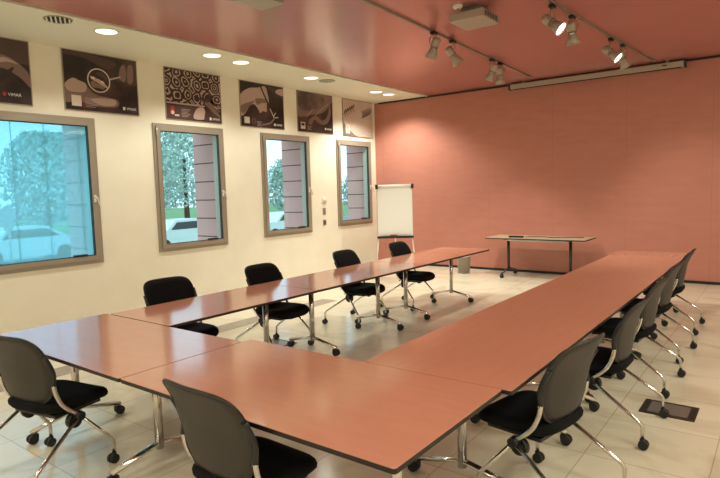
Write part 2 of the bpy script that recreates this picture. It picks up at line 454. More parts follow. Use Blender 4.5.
def back_outline(n=44, sx=1.0, sz=1.0):
    out = []
    for k in range(n):
        a = 2*math.pi*k/n; ca, sa = math.cos(a), math.sin(a); e = 0.38
        x = 0.246*math.copysign(abs(ca)**e, ca); z = 0.217*math.copysign(abs(sa)**(e if sa > 0 else 0.62), sa)
        taper = 1 - 0.09*(-(z)/0.217) if z < 0 else 1.0
        if z < 0: x *= 1 - 0.16*(-z/0.217)**2
        out.append((x*sx, 0.690 + z*sz))
    return out

def bm_shell(bm, off, scale, steps=6, thick=0.01):
    """thin curved plate following surf_y; off = distance in front of the surface"""
    for side in (0, 1):
        pass
    n = 44; ol = back_outline(n); cz = 0.690
    def ring(s, o): return [bm.verts.new((x*s, surf_y(x*s, cz+(z-cz)*s)+o, cz+(z-cz)*s)) for x, z in ol]
    front = [ring(scale*(1 - (i/steps)*0.97), off + thick/2*(1 if i else 0.3)) for i in range(steps+1)]
    back = [ring(scale*(1 - (i/steps)*0.97), off - thick/2*(1 if i else 0.3)) for i in range(steps+1)]
    def strip(A, B):
        for k in range(n):
            f = bm.faces.new((A[k], A[(k+1) % n], B[(k+1) % n], B[k])); f.smooth = True
    for i in range(steps): strip(front[i], front[i+1]); strip(back[i+1], back[i])
    strip(back[0], front[0]); bm.faces.new(front[-1]); bm.faces.new(back[-1][::-1])

def make_chair(label):
    t = thing('conference_chair', label, 'chair', group='black conference chairs round the tables')
    # seat cushion
    bm = bmesh.new(); ol = []
    for k in range(48):
        a = 2*math.pi*k/48; ca, sa = math.cos(a), math.sin(a); e = 0.50
        x = 0.246*math.copysign(abs(ca)**e, ca); y = 0.240*math.copysign(abs(sa)**e, sa)
        x *= 1.0 - 0.10*max(0, -y/0.235)
        ol.append((x, y+0.015))
    def ring(s, z, bend=True):
        out = []
        for x, y in ol:
            X, Y = x*s, 0.015+(y-0.015)*s
            zz = z - 0.030*max(0, (Y-0.12)/0.13)**2 + 0.020*max(0, (-Y-0.10)/0.12)**2 + 0.10*X*X
            out.append(bm.verts.new((X, Y, zz)))
        return out
    rings = [ring(0.05, 0.400), ring(0.80, 0.400), ring(0.93, 0.408), ring(0.99, 0.425), ring(1.0, 0.443), ring(0.975, 0.460), ring(0.92, 0.470), ring(0.75, 0.472), ring(0.45, 0.468), ring(0.05, 0.466)]
    for A, B in zip(rings, rings[1:]):
        for k in range(48):
            f = bm.faces.new((A[k], A[(k+1) % 48], B[(k+1) % 48], B[k])); f.smooth = True
    bm.faces.new(rings[0][::-1]); bm.faces.new(rings[-1])
    obj('seat', bm, M['black_fabric'], t)
    bm = bmesh.new(); bm_box(bm, -0.19, 0.19, -0.15, 0.17, 0.378, 0.3995, 0.008); obj('seat_pan', bm, M['black_plastic'], t)
    # backrest: padded front, plastic shell behind, rim
    bm = bmesh.new(); bm_shell(bm, 0.016, 0.975, thick=0.022); obj('backrest', bm, M['black_fabric'], t)
    bm = bmesh.new(); bm_shell(bm, -0.002, 0.985, thick=0.010)
    sh = obj('back_shell', bm, M['shell'], t); sh['label'] = 'charcoal plastic shell behind the backrest'
    bm = bmesh.new()
    bm_tube(bm, [(x, surf_y(x, z)+0.002, z) for x, z in back_outline(44)], 0.0075, 8, closed=True); obj('rim', bm, M['black_plastic'], t)
    # uprights: black sleeves then chrome tube down to the pivot
    for s in (-1, 1):
        bm = bmesh.new()
        yy = surf_y(0.246, 0.62)
        bm_tube(bm, smooth_path([(s*0.249, surf_y(0.246, 0.80)+0.004, 0.79), (s*0.248, yy+0.002, 0.68), (s*0.248, yy+0.000, 0.60)], 4), 0.014, 10); obj('sleeve', bm, M['black_plastic'], t)
        bm = bmesh.new()
        bm_tube(bm, smooth_path([(s*0.248, yy, 0.601), (s*0.248, yy+0.012, 0.54), (s*0.250, yy+0.045, 0.47), (s*0.252, yy+0.10, 0.415), (s*0.250, -0.035, 0.375)], 6), 0.0125, 12)
        obj('back_frame', bm, M['chrome'], t)
        bm = bmesh.new(); bm_cyl(bm, (s*0.234, -0.035, 0.372), (s*0.278, -0.035, 0.372), 0.029, 0.026, 20); obj('hinge_knob', bm, M['black_plastic'], t)
        # dark half-round bumper hanging below the hinge
        bm = bmesh.new()
        bm_cyl(bm, (s*0.200, -0.045, 0.340), (s*0.232, -0.045, 0.340), 0.050, 0.046, 20); obj('bumper', bm, M['black_plastic'], t)
        for nm, yf, zf in (('rear', -0.37, 0.155), ('front', 0.15, 0.155)):
            bm = bmesh.new(); xe = 0.305
            bm_tube(bm, fillet([(s*0.256, -0.035, 0.372), (s*xe, yf, zf), (s*xe, yf, 0.058)], 0.03), 0.0115, 10, ry=0.0115)
            lg = obj('leg', bm, M['chrome'], t)
            bm = bmesh.new(); yc = yf-0.008
            for q in (-1, 1): bm_cyl(bm, (s*xe+q*0.004, yc, 0.031), (s*xe+q*0.024, yc, 0.031), 0.031, 0.029, 20)
            bm_lathe(bm, [(0, 0.066), (0.015, 0.066), (0.015, 0.040), (0, 0.040)], 12, Matrix.Translation((s*xe, yf, 0)))
            obj('caster', bm, M['rubber'], lg)
    bm = bmesh.new(); bm_cyl(bm, (-0.234, -0.035, 0.366), (0.234, -0.035, 0.366), 0.0115); obj('cross_bar', bm, M['steel'], t)
    return t

chairs = [
 # x, y, facing (deg; 0 = towards the back wall), label
 (3.89, -9.03, 11, 'black conference chair at the left end of the nearest row, chrome legs fully in view'),
 (5.62, -8.96, -2, 'black conference chair in the foreground, its charcoal back cutting across the near table edge'),
 (3.19, -7.56, -94, 'black conference chair on the window side, nearest the big blue window'),
 (3.27, -6.42, -88, 'black conference chair on the window side, seated below the second and third windows'),
 (3.25, -4.95, -88, 'black conference chair on the window side, below the wall switches and fourth window'),
 (3.30, -3.76, -89, 'black conference chair on the window side, directly in front of the flip chart'),
 (6.46, -7.67, 80, 'black conference chair nearest the camera along the right-hand row'),
 (6.49, -6.50, 88, 'black conference chair second from the camera along the right-hand row, just before the floor box'),
 (6.46, -5.47, 87, 'black conference chair third from the camera along the right-hand row, caster by the floor box'),
 (6.43, -4.46, 86, 'black conference chair fourth from the camera along the right-hand row'),
 (6.40, -3.30, 90, 'black conference chair at the far end of the right-hand row, nearest the back wall'),
]
proto = make_chair(chairs[0][3])
for i, (x, y, a, lab) in enumerate(chairs):
    c = proto if i == 0 else copy_tree(proto)
    c.location = (x, y, 0); c.rotation_euler = (0, 0, R(a)); c['label'] = lab

# ------------------------------------------------------------------ floor boxes
def floor_box(x, y, rz, label):
    t = thing('floor_box', label, 'floor box', (x, y, 0), rz, 'floor power boxes')
    bm = bmesh.new(); bm_slab(bm, rrect(0.36, 0.30, 0.008, 2), 0.0004, 0.005, 0, 0, 0); obj('frame', bm, M['box_frame'], t)
    bm = bmesh.new(); bm_slab(bm, rrect(0.26, 0.22, 0.006, 2), 0.005, 0.0075, 0, 0, 0)
    o = obj('lid', bm, M['box_lid'], t)
    bm = bmesh.new(); bm_box(bm, 0.145, 0.17, -0.10, 0.10, 0.0052, 0.009, 0.001); obj('cable_flap', bm, M['black_plastic'], t)
floor_box(6.885, -6.04, 0, 'square dark-framed power box in the tiled floor right of the right-hand chairs')
floor_box(3.03, -6.27, 0, 'square dark-framed power box in the floor under the window-side chairs')

# ------------------------------------------------------------------ soffit downlights and grilles
def downlight(x, y, label, lamp=True):
    t = thing('downlight', label, 'downlight', (x, y, H-0.004), 0, 'round downlights in the cream soffit')
    bm = bmesh.new()
    bm_lathe(bm, [(0.120, -0.0005), (0.142, -0.0005), (0.142, -0.006), (0.134, -0.010), (0.120, -0.006), (0.120, -0.0005)], 32); obj('ring', bm, M['white_plastic'], t)
    bm = bmesh.new(); bm_lathe(bm, [(0, -0.0005), (0.119, -0.0005), (0.119, -0.0045), (0, -0.0045)], 32); obj('diffuser', bm, M['down_glow'], t)
    l = bpy.data.lights.new('downlight_lamp', 'SPOT'); l.energy = (160 if y > -2 else 78 if y > -8 else 55); l.color = WARM; l.spot_size = R(136); l.spot_blend = 0.55; l.shadow_soft_size = 0.09
    o = bpy.data.objects.new('downlight_lamp', l); COL.objects.link(o); o.parent = t; o.location = (0, 0, -0.03)
for x, y, lab in [(1.10, -6.94, 'glowing round downlight above the magnifying-glass poster'),
                  (1.04, -5.36, 'glowing round downlight above the carved-pattern poster'),
                  (1.00, -4.80, 'glowing round downlight just right of the one over the carved-pattern poster'),
                  (0.96, -3.20, 'glowing round downlight above the engraving-hand poster'),
                  (0.93, -1.24, 'glowing round downlight above the palest poster, second from the back wall'),
                  (0.94, -0.80, 'glowing round downlight nearest the terracotta back wall')]:
    downlight(x, y, lab)
# further soffit lamps continue the line beyond the left edge of the picture
for y in (-8.6, -10.4, -12.0): downlight(1.05, y, 'glowing round downlight in the soffit, %s' % {-8.6: 'first beyond the left edge', -10.4: 'second beyond the left edge', -12.0: 'last of the row by the front wall'}[y])

def grille(x, y, label, n=6):
    t = thing('ceiling_grille', label, 'grille', (x, y, H-0.004), R(-28), 'round dark louvred grilles in the soffit')
    bm = bmesh.new(); bm_lathe(bm, [(0, -0.0006), (0.13, -0.0006), (0.13, -0.002), (0, -0.002)], 32); obj('opening', bm, M['black_gap'], t)
    bm = bmesh.new(); bm_lathe(bm, [(0.128, -0.0006), (0.145, -0.0006), (0.143, -0.009), (0.130, -0.009), (0.128, -0.0006)], 32); obj('ring', bm, M['frame_alu'], t)
    bm = bmesh.new()
    for k in range(n):
        u = -0.11 + 0.22*k/(n-1); h = math.sqrt(0.128**2-u*u)
        bm_box(bm, -h, h, u-0.008, u+0.008, -0.010, -0.0022)
    o = obj('louvres', bm, M['white_plastic'], t); return t
grille(1.16, -7.52, 'dark louvred round grille in the soffit at the upper left')
grille(0.99, -2.81, 'dark louvred round grille in the soffit above the fourth window')

# ------------------------------------------------------------------ ceiling tracks and spotlights
def track(p0, p1, label):
    t = thing('lighting_track', label, 'track', (0, 0, 0), 0, 'ceiling lighting tracks')
    a, b = Vector(p0), Vector(p1); d = (b-a).normalized(); s = Vector((d.y, -d.x, 0))
    bm = bmesh.new()
    M4 = Matrix.Translation((a+b)/2) @ Matrix.Rotation(math.atan2(d.y, d.x), 4, 'Z')
    bm_box(bm, -(b-a).length/2, (b-a).length/2, -0.016, 0.016, -0.022, -0.0005, 0, M4=M4); obj('rail', bm, M['frame_alu'], t)
    bm = bmesh.new(); bm_box(bm, -(b-a).length/2, (b-a).length/2, -0.004, 0.004, -0.0235, -0.0221, 0, M4=M4); obj('slot', bm, M['black_gap'], t)
    return t
track((4.06, -6.6, H), (3.80, -0.45, H), 'thin green-grey lighting track on the ceiling, left of the projector')
track((5.40, -5.6, H), (5.76, -0.30, H), 'thin green-grey lighting track on the ceiling at the upper right')

def spot(x, y, aim, label, lit, energy=60, group='track spotlights'):
    """aim = world direction of the beam"""
    t = thing('track_spotlight', label, 'spotlight', (x, y, H-0.024), 0, group)
    bm = bmesh.new(); bm_box(bm, -0.028, 0.028, -0.05, 0.05, -0.035, -0.0005, 0.006); obj('adapter', bm, M['black_plastic'], t)
    a = Vector(aim).normalized(); z = -a                   # body axis points backwards along +z
    ref = Vector((0, 0, 1)); s = ref.cross(z)
    s = s.normalized() if s.length > 1e-3 else Vector((1, 0, 0)); u = z.cross(s)
    R3 = Matrix((s, u, z)).transposed().to_4x4()
    c = Vector((0, 0, -0.19)); M4 = Matrix.Translation(c) @ R3
    # yoke: two wires from the adapter to the sides of the body
    for q in (-1, 1):
        bm = bmesh.new(); e = M4 @ Vector((q*0.062, 0, 0.02))
        bm_tube(bm, smooth_path([(0, 0, -0.035), Vector((0, 0, -0.06))+s*q*0.045, s*q*0.078+Vector((0, 0, -0.12)), e], 5), 0.0045, 8); obj('yoke', bm, M['grey_plastic'], t)
    bm = bmesh.new()
    bm_lathe(bm, [(0, 0.125), (0.030, 0.125), (0.046, 0.115), (0.052, 0.095), (0.052, 0.020), (0.044, 0.014), (0, 0.014)], 24, M4); obj('housing', bm, M['lamp_body'], t)
    bm = bmesh.new(); bm_lathe(bm, [(0, 0.016), (0.053, 0.016), (0.053, -0.004), (0.036, -0.008), (0, -0.008)], 24, M4); obj('collar', bm, M['grey_plastic'], t)
    bm = bmesh.new()
    bm_lathe(bm, [(0.038, -0.009), (0.048, -0.03), (0.060, -0.07), (0.078, -0.130), (0.074, -0.130), (0.056, -0.068), (0.044, -0.03), (0.030, -0.0095)], 28, M4)
    obj('lamp_shade', bm, M['lamp_body'], t)
    bm = bmesh.new(); bm_lathe(bm, [(0, -0.112), (0.062, -0.112), (0.062, -0.118), (0, -0.118)], 24, M4)
    o = obj('bulb', bm, M['bulb'] if lit else M['mirror'], t)
    if lit:
        l = bpy.data.lights.new('spot_lamp', 'SPOT'); l.energy = energy; l.color = WARM; l.spot_size = R(75); l.spot_blend = 0.8; l.shadow_soft_size = 0.05
        o = bpy.data.objects.new('spot_lamp', l); COL.objects.link(o); o.parent = t; o.location = c + a*0.14
        o.rotation_euler = a.to_track_quat('-Z', 'Y').to_euler()
E1, E2 = 200, 65
spot(3.995, -4.32, (-0.45, 0.12, -0.85), 'first spotlight on the left track, tilted down to the left', True, E1)
spot(3.975, -3.79, (0.35, 0.50, -0.78), 'second spotlight on the left track, tilted down to the right', True, E1)
spot(3.910, -2.40, (-0.5, 0.12, -0.85), 'third spotlight on the left track, overlapping its neighbour, tilted left', True, E1)
spot(3.890, -2.06, (-0.1, 0.30, -0.95), 'last spotlight on the left track, pointing nearly straight down', True, E1)
spot(5.465, -4.36, (0.70, -0.02, -0.60), 'first spotlight on the right track with its bright face showing', True, E2)
spot(5.507, -3.81, (0.05, 0.35, -0.95), 'second spotlight on the right track, hanging straight down', True, E2)
spot(5.598, -2.40, (0.70, -0.02, -0.60), 'third spotlight on the right track with its bright face showing, above the screen case', True, E2)
spot(5.639, -1.93, (0.25, 0.5, -0.85), 'last spotlight on the right track, partly hidden behind its neighbour', True, E2)

# ------------------------------------------------------------------ projector, detector, second ceiling unit, screen case
t = thing('projector', 'putty-coloured slim projector fixed under the terracotta ceiling', 'projector', (4.74, -4.72, H))
bm = bmesh.new(); bm_box(bm, -0.21, 0.19, -0.22, 0.22, -0.150, -0.065, 0.018); obj('casing', bm, M['projector'], t)
bm = bmesh.new(); bm_box(bm, -0.10, 0.10, -0.12, 0.12, -0.0645, -0.0005, 0.004); obj('mount', bm, M['grey_plastic'], t)
bm = bmesh.new(); bm_cyl(bm, (-0.06, 0.2205, -0.11), (-0.06, 0.242, -0.11), 0.035); obj('lens', bm, M['black_plastic'], t)
bm = bmesh.new(); bm_tube(bm, smooth_path([(-0.215, 0.05, -0.12), (-0.25, 0.03, -0.10), (-0.25, -0.04, -0.07), (-0.20, -0.06, -0.02)], 5), 0.006, 8); obj('cable', bm, M['black_plastic'], t)
bm = bmesh.new()
for k in range(8): bm_box(bm, 0.1902, 0.193, -0.17+k*0.042, -0.15+k*0.042, -0.135, -0.080)
obj('vent', bm, M['black_plastic'], t)

t = thing('smoke_detector', 'small round cream smoke detector on the ceiling above the projector', 'smoke detector', (4.66, -4.98, H))
bm = bmesh.new(); bm_lathe(bm, [(0, -0.0005), (0.055, -0.0005), (0.055, -0.02), (0.04, -0.038), (0, -0.04)], 24); obj('base', bm, M['white_plastic'], t)
bm = bmesh.new(); bm_lathe(bm, [(0, -0.0402), (0.015, -0.0402), (0.012, -0.048), (0, -0.048)], 16); obj('sensor', bm, M['grey_plastic'], t)

t = thing('ceiling_unit', 'corner of a putty-coloured ceiling unit at the top edge', 'ceiling unit', (3.33, -6.62, H))
bm = bmesh.new(); bm_box(bm, -0.16, 0.16, -0.20, 0.20, -0.08, -0.02, 0.01); obj('casing', bm, M['projector'], t)
bm = bmesh.new(); bm_box(bm, -0.10, 0.10, -0.12, 0.12, -0.0198, -0.0005); obj('mount', bm, M['grey_plastic'], t)

t = thing('projection_screen', 'long rolled-up projection screen case hung at the top of the terracotta wall', 'screen', (4.72, -0.115, H))
bm = bmesh.new(); bm_box(bm, -1.44, 1.44, -0.055, 0.055, -0.125, -0.036, 0.012); obj('case', bm, M['lamp_body'], t)
for s in (-1, 1):
    bm = bmesh.new(); bm_box(bm, s*1.455-0.0145, s*1.455+0.0145, -0.06, 0.06, -0.135, -0.03, 0.004); obj('end_cap', bm, M['black_plastic'], t)
    bm = bmesh.new(); bm_box(bm, s*1.2-0.02, s*1.2+0.02, -0.03, 0.03, -0.0355, -0.0005); obj('bracket', bm, M['grey_plastic'], t)
bm = bmesh.new(); bm_box(bm, -1.40, 1.40, -0.02, 0.0, -0.137, -0.1255); obj('slot', bm, M['black_gap'], t)
bm = bmesh.new(); bm_box(bm, 1.13, 1.20, -0.0575, -0.0553, -0.085, -0.068); obj('badge', bm, M['black_gap'], t)

# ------------------------------------------------------------------ back-wall table items
bm = bmesh.new(); zt = T_H+0.001
bm_tube(bm, smooth_path([(3.75, -0.62, zt+0.008), (4.0, -0.50, zt+0.008), (4.25, -0.60, zt+0.008), (4.5, -0.48, zt+0.008), (4.72, -0.42, zt+0.008)], 6), 0.006, 8)
tag(obj('cable', bm, M['black_plastic']), 'thin black cable lying along the pale folding table', 'cable')
t = thing('remote_control', 'small dark remote control lying on the pale folding table', 'remote control', (3.60, -0.70, T_H+0.001))
bm = bmesh.new(); bm_box(bm, -0.13, 0.13, -0.035, 0.035, 0, 0.028, 0.006); obj('body', bm, M['black_plastic'], t)
bm = bmesh.new()
for i in range(6):
    for j in range(2): bm_box(bm, -0.10+i*0.036, -0.08+i*0.036, -0.018+j*0.02, -0.006+j*0.02, 0.0282, 0.031)
obj('buttons', bm, M['grey_plastic'], t)

# ------------------------------------------------------------------ waste bin
t = thing('waste_bin', 'small grey-brown waste bin against the terracotta back wall', 'bin', (2.50, -0.62, 0))
bm = bmesh.new(); n = 28
prof = [(0, 0.004), (0.105, 0.004), (0.110, 0.0), (0.135, 0.32), (0.139, 0.325), (0.133, 0.325), (0.106, 0.012), (0, 0.012)]
bm_lathe(bm, prof, 4*7); obj('bucket', bm, M['bin'], t)
bm = bmesh.new(); bm_tube(bm, [(0.137*math.cos(2*math.pi*k/n), 0.137*math.sin(2*math.pi*k/n), 0.327) for k in range(n)], 0.006, 8, closed=True); obj('rim', bm, M['steel'], t)

# ------------------------------------------------------------------ flip chart
t = thing('flip_chart', 'white paper flip chart on a tripod easel in the far left corner', 'flip chart', (1.49, -1.50, 0), R(34))
lean = R(8); wF, z0, z1 = 0.68, 0.77, 1.76
def fy(z): return -0.02 + (z-z0)*math.tan(lean)*0.6
bm = bmesh.new()
def leaned_box(bm, x0, x1, a, b, d0, d1, bev=0):
    vs = bm_box(bm, x0, x1, d0, d1, a, b, bev)
    for v in vs: v.co.y += fy(v.co.z)
leaned_box(bm, -wF/2, wF/2, z0, z1-0.04, 0.0, 0.018); obj('board', bm, M['white_plastic'], t)
bm = bmesh.new(); leaned_box(bm, -wF/2+0.015, wF/2-0.015, z0+0.035, z1-0.03, -0.010, -0.0005); o = obj('paper_pad', bm, M['white_paper'], t)
bm = bmesh.new(); bm_cyl(bm, (-wF/2+0.02, fy(z1)-0.02, z1-0.02), (wF/2-0.02, fy(z1)-0.02, z1-0.02), 0.030); obj('paper_roll', bm, M['white_paper'], t)
for s in (-1, 1):
    bm = bmesh.new(); leaned_box(bm, s*(wF/2+0.005)-0.025, s*(wF/2+0.005)+0.025, z1-0.07, z1+0.02, -0.05, 0.02, 0.006); obj('clamp', bm, M['black_plastic'], t)
    bm = bmesh.new(); bm_cyl(bm, (s*0.30, fy(0.80)+0.028, 0.95), (s*0.40, -0.16, 0.0), 0.012); obj('leg', bm, M['white_plastic'], t)
bm = bmesh.new(); bm_cyl(bm, (0, fy(1.5)+0.035, 1.5), (0, 0.52, 0.0), 0.012); obj('leg', bm, M['white_plastic'], t)
bm = bmesh.new(); leaned_box(bm, -wF/2-0.01, wF/2+0.01, z0-0.03, z0+0.012, -0.075, 0.0, 0.006); obj('pen_tray', bm, M['black_plastic'], t)
tag_m = bmesh.new(); bm_cyl(tag_m, (-0.10, -0.075, z0+0.029), (0.04, -0.075, z0+0.029), 0.012)
o = obj('marker', tag_m, M['red_plastic']); o.matrix_world = Matrix.Translation((1.49, -1.50, 0)) @ Matrix.Rotation(R(34), 4, 'Z')
tag(o, 'red marker pen lying in the flip chart tray', 'marker')

# ------------------------------------------------------------------ wall controls between windows 3 and 4
t = thing('thermostat', 'round pale thermostat on the cream wall between the two far windows', 'thermostat', (0, -1.85, 1.50))
bm = bmesh.new(); M4 = Matrix.Rotation(R(90), 4, 'Y')
bm_lathe(bm, [(0, 0.0005), (0.065, 0.0005), (0.065, 0.018), (0.055, 0.024), (0, 0.024)], 28, M4); obj('body', bm, M['white_plastic'], t)
bm = bmesh.new(); bm_lathe(bm, [(0, 0.0242), (0.034, 0.0242), (0.030, 0.036), (0, 0.036)], 24, M4); obj('dial', bm, M['soffit'], t)
for z, nm, lab, h in ((1.27, 'light_switch', 'grey wall switch below the round thermostat', 0.06), (1.045, 'wall_socket', 'dark square wall socket, lowest of the three wall controls', 0.045)):
    t = thing(nm, lab, 'switch' if nm[0] == 'l' else 'socket', (0, -1.86, z))
    bm = bmesh.new(); bm_box(bm, 0.0005, 0.010, -0.045, 0.045, -h-0.01, h+0.01, 0.003); obj('plate', bm, M['frame_alu'] if nm[0] == 'l' else M['grey_plastic'], t)
    bm = bmesh.new(); bm_box(bm, 0.0102, 0.016, -0.02, 0.02, -h*0.6, h*0.6, 0.002); obj('rocker' if nm[0] == 'l' else 'insert', bm, M['grey_plastic'] if nm[0] == 'l' else M['black_plastic'], t)

# ------------------------------------------------------------------ posters
SEP = [(0.028, 0.014, 0.014), (0.075, 0.040, 0.038), (0.21, 0.135, 0.115), (0.46, 0.34, 0.29), (0.68, 0.58, 0.50), (0.012, 0.006, 0.006)]
PM = [mat('sepia_print_%d' % i, c, 0.35) for i, c in enumerate(SEP)]
M['cream_print'] = mat('cream_print', (0.72, 0.64, 0.54), 0.35)
PM.append(M['cream_print']); PM.append(M['red_plastic'])
def sepia_gradient():
    return [noisy('sepia_ground_dark', SEP[5], SEP[1], 2.5, rough=0.32, detail=3, lo=0.4, hi=0.75),
            noisy('sepia_ground_mid', SEP[1], SEP[2], 2.5, rough=0.32, detail=3),
            noisy('sepia_ground_pale', (0.52, 0.42, 0.36), (0.62, 0.52, 0.45), 2.0, rough=0.32, detail=3)]
GND = sepia_gradient()
def damask():
    m = mat('damask_print', SEP[2], 0.35); nt = m.node_tree; b = nt.nodes['Principled BSDF']
    tc = nt.nodes.new('ShaderNodeTexCoord'); v = nt.nodes.new('ShaderNodeTexVoronoi'); v.inputs['Scale'].default_value = 5.5; v.inputs['Randomness'].default_value = 0.35
    mu = nt.nodes.new('ShaderNodeMath'); mu.operation = 'MULTIPLY'; mu.inputs[1].default_value = 24
    n = nt.nodes.new('ShaderNodeTexNoise'); n.inputs['Scale'].default_value = 9
    ad = nt.nodes.new('ShaderNodeMath'); ad.operation = 'MULTIPLY_ADD'; ad.inputs[1].default_value = 11
    sn = nt.nodes.new('ShaderNodeMath'); sn.operation = 'SINE'
    cr = nt.nodes.new('ShaderNodeValToRGB'); cr.color_ramp.elements[0].color = (*SEP[0], 1); cr.color_ramp.elements[1].color = (*SEP[3], 1)
    cr.color_ramp.elements[0].position = 0.35; cr.color_ramp.elements[1].position = 0.65
    L = nt.links.new; L(tc.outputs['Object'], v.inputs['Vector']); L(tc.outputs['Object'], n.inputs['Vector']); L(v.outputs['Distance'], mu.inputs[0])
    L(n.outputs['Fac'], ad.inputs[0]); L(mu.outputs[0], ad.inputs[2]); L(ad.outputs[0], sn.inputs[0]); L(sn.outputs[0], cr.inputs['Fac']); L(cr.outputs['Color'], b.inputs['Base Color'])
    return m
M['damask'] = damask()
MATS_P = PM + GND + [M['damask']]      # 0..7 flat tones, 8 dark, 9 mid, 10 pale ground, 11 damask

def text_mesh(name, s, size, material, parent, loc):
    c = bpy.data.curves.new(name, 'FONT'); c.body = s; c.size = size; c.extrude = 0.0004
    tmp = bpy.data.objects.new(name+'_tmp', c); COL.objects.link(tmp)
    bpy.context.view_layer.update()
    me = bpy.data.meshes.new_from_object(tmp.evaluated_get(bpy.context.evaluated_depsgraph_get()))
    bpy.data.objects.remove(tmp); me.materials.clear(); me.materials.append(material)
    o = bpy.data.objects.new(name, me); COL.objects.link(o); o.parent = parent; o.location = loc
    # lettering lies in the wall plane: local x -> world y, local y -> world z
    o.rotation_euler = (R(90), 0, R(90)); return o

def poster(y0, shapes, label, ground=8, logo=(0.80, 0.05), dark_logo=False):
    """shapes: list of (material index, [(u, v)...]) in poster metres, u = along the wall, v = up"""
    w, h = 1.06, 0.784; z0 = 2.835
    t = thing('poster', label, 'poster', (0.0, y0, z0), 0, 'sepia posters above the windows')
    bm = bmesh.new(); bm_box(bm, 0.0006, 0.016, 0, w, 0, h, 0.002); obj('panel', bm, M['frame_alu'], t)
    bm = bmesh.new()
    def poly(mi, pts, lvl):
        x = 0.0165 + 0.0003*lvl
        vs = [bm.verts.new((x, u, v)) for u, v in pts]
        f = bm.faces.new(vs); f.material_index = mi
        return f
    poly(ground, [(0.012, 0.012), (w-0.012, 0.012), (w-0.012, h-0.012), (0.012, h-0.012)], 0)
    for i, (mi, pts) in enumerate(shapes):
        pts = [(min(max(u, 0.013), w-0.013), min(max(v, 0.013), h-0.013)) for u, v in pts]
        poly(mi, pts, i+1)
    bmesh.ops.triangulate(bm, faces=bm.faces)
    me = obj('print', bm, MATS_P, t)
    # logo: small red square mark and white lettering
    x = 0.0165 + 0.0003*(len(shapes)+2)
    bm = bmesh.new(); bm_box(bm, x-0.0005, x, logo[0]-0.055, logo[0]-0.02, logo[1]-0.003, logo[1]+0.040); obj('logo_mark', bm, M['red_plastic'] if y0 < -8 else M['cream_print'], t)
    text_mesh('logo_lettering', 'VIMAR', 0.052, M['white_paper'], t, (x, logo[0], logo[1]))
    return t

def sm(pts, k=5):
    P = [Vector((a, b, 0)) for a, b in pts]; n = len(P); out = []
    for i in range(n):
        p0, p1, p2, p3 = P[i-1], P[i], P[(i+1) % n], P[(i+2) % n]
        for j in range(k):
            t = j/k; q = 0.5*((2*p1)+(p2-p0)*t+(2*p0-5*p1+4*p2-p3)*t*t+(3*p1-p0-3*p2+p3)*t**3); out.append((q.x, q.y))
    return out
def circ(cx, cy, r, n=28, a0=0, a1=360): return [(cx+r*math.cos(R(a0+(a1-a0)*k/n)), cy+r*math.sin(R(a0+(a1-a0)*k/n))) for k in range(n)]
def bar(x0, y0, x1, y1, w):
    d = Vector((x1-x0, y1-y0)); n = Vector((-d.y, d.x)).normalized()*w/2
    return [(x0+n.x, y0+n.y), (x0-n.x, y0-n.y), (x1-n.x, y1-n.y), (x1+n.x, y1+n.y)]
def rect(a, b, c, d): return [(a, b), (c, b), (c, d), (a, d)]
def lines(x, y, n, w, gap=0.022, mi=3): return [(mi, rect(x, y-k*gap, x+w*(1-0.15*(k % 3)), y-k*gap+0.007)) for k in range(n)]

# 0: arc of pale fabric on a dark ground, cut by the left edge of the picture
poster(-8.405, [(1, rect(0, 0.50, 1.06, 0.765)), (2, sm([(0.2, 0.30), (0.45, 0.50), (0.75, 0.58), (0.98, 0.46), (1.05, 0.34), (1.05, 0.22), (0.92, 0.34), (0.72, 0.42), (0.5, 0.30)])),
    (3, sm([(0.55, 0.42), (0.75, 0.55), (0.92, 0.49), (0.78, 0.50)])), (0, sm([(0.60, 0.22), (0.84, 0.44), (0.85, 0.40), (0.66, 0.20)]))],
    'dark sepia poster with a pale arc, cut off by the left edge', logo=(0.78, 0.10))
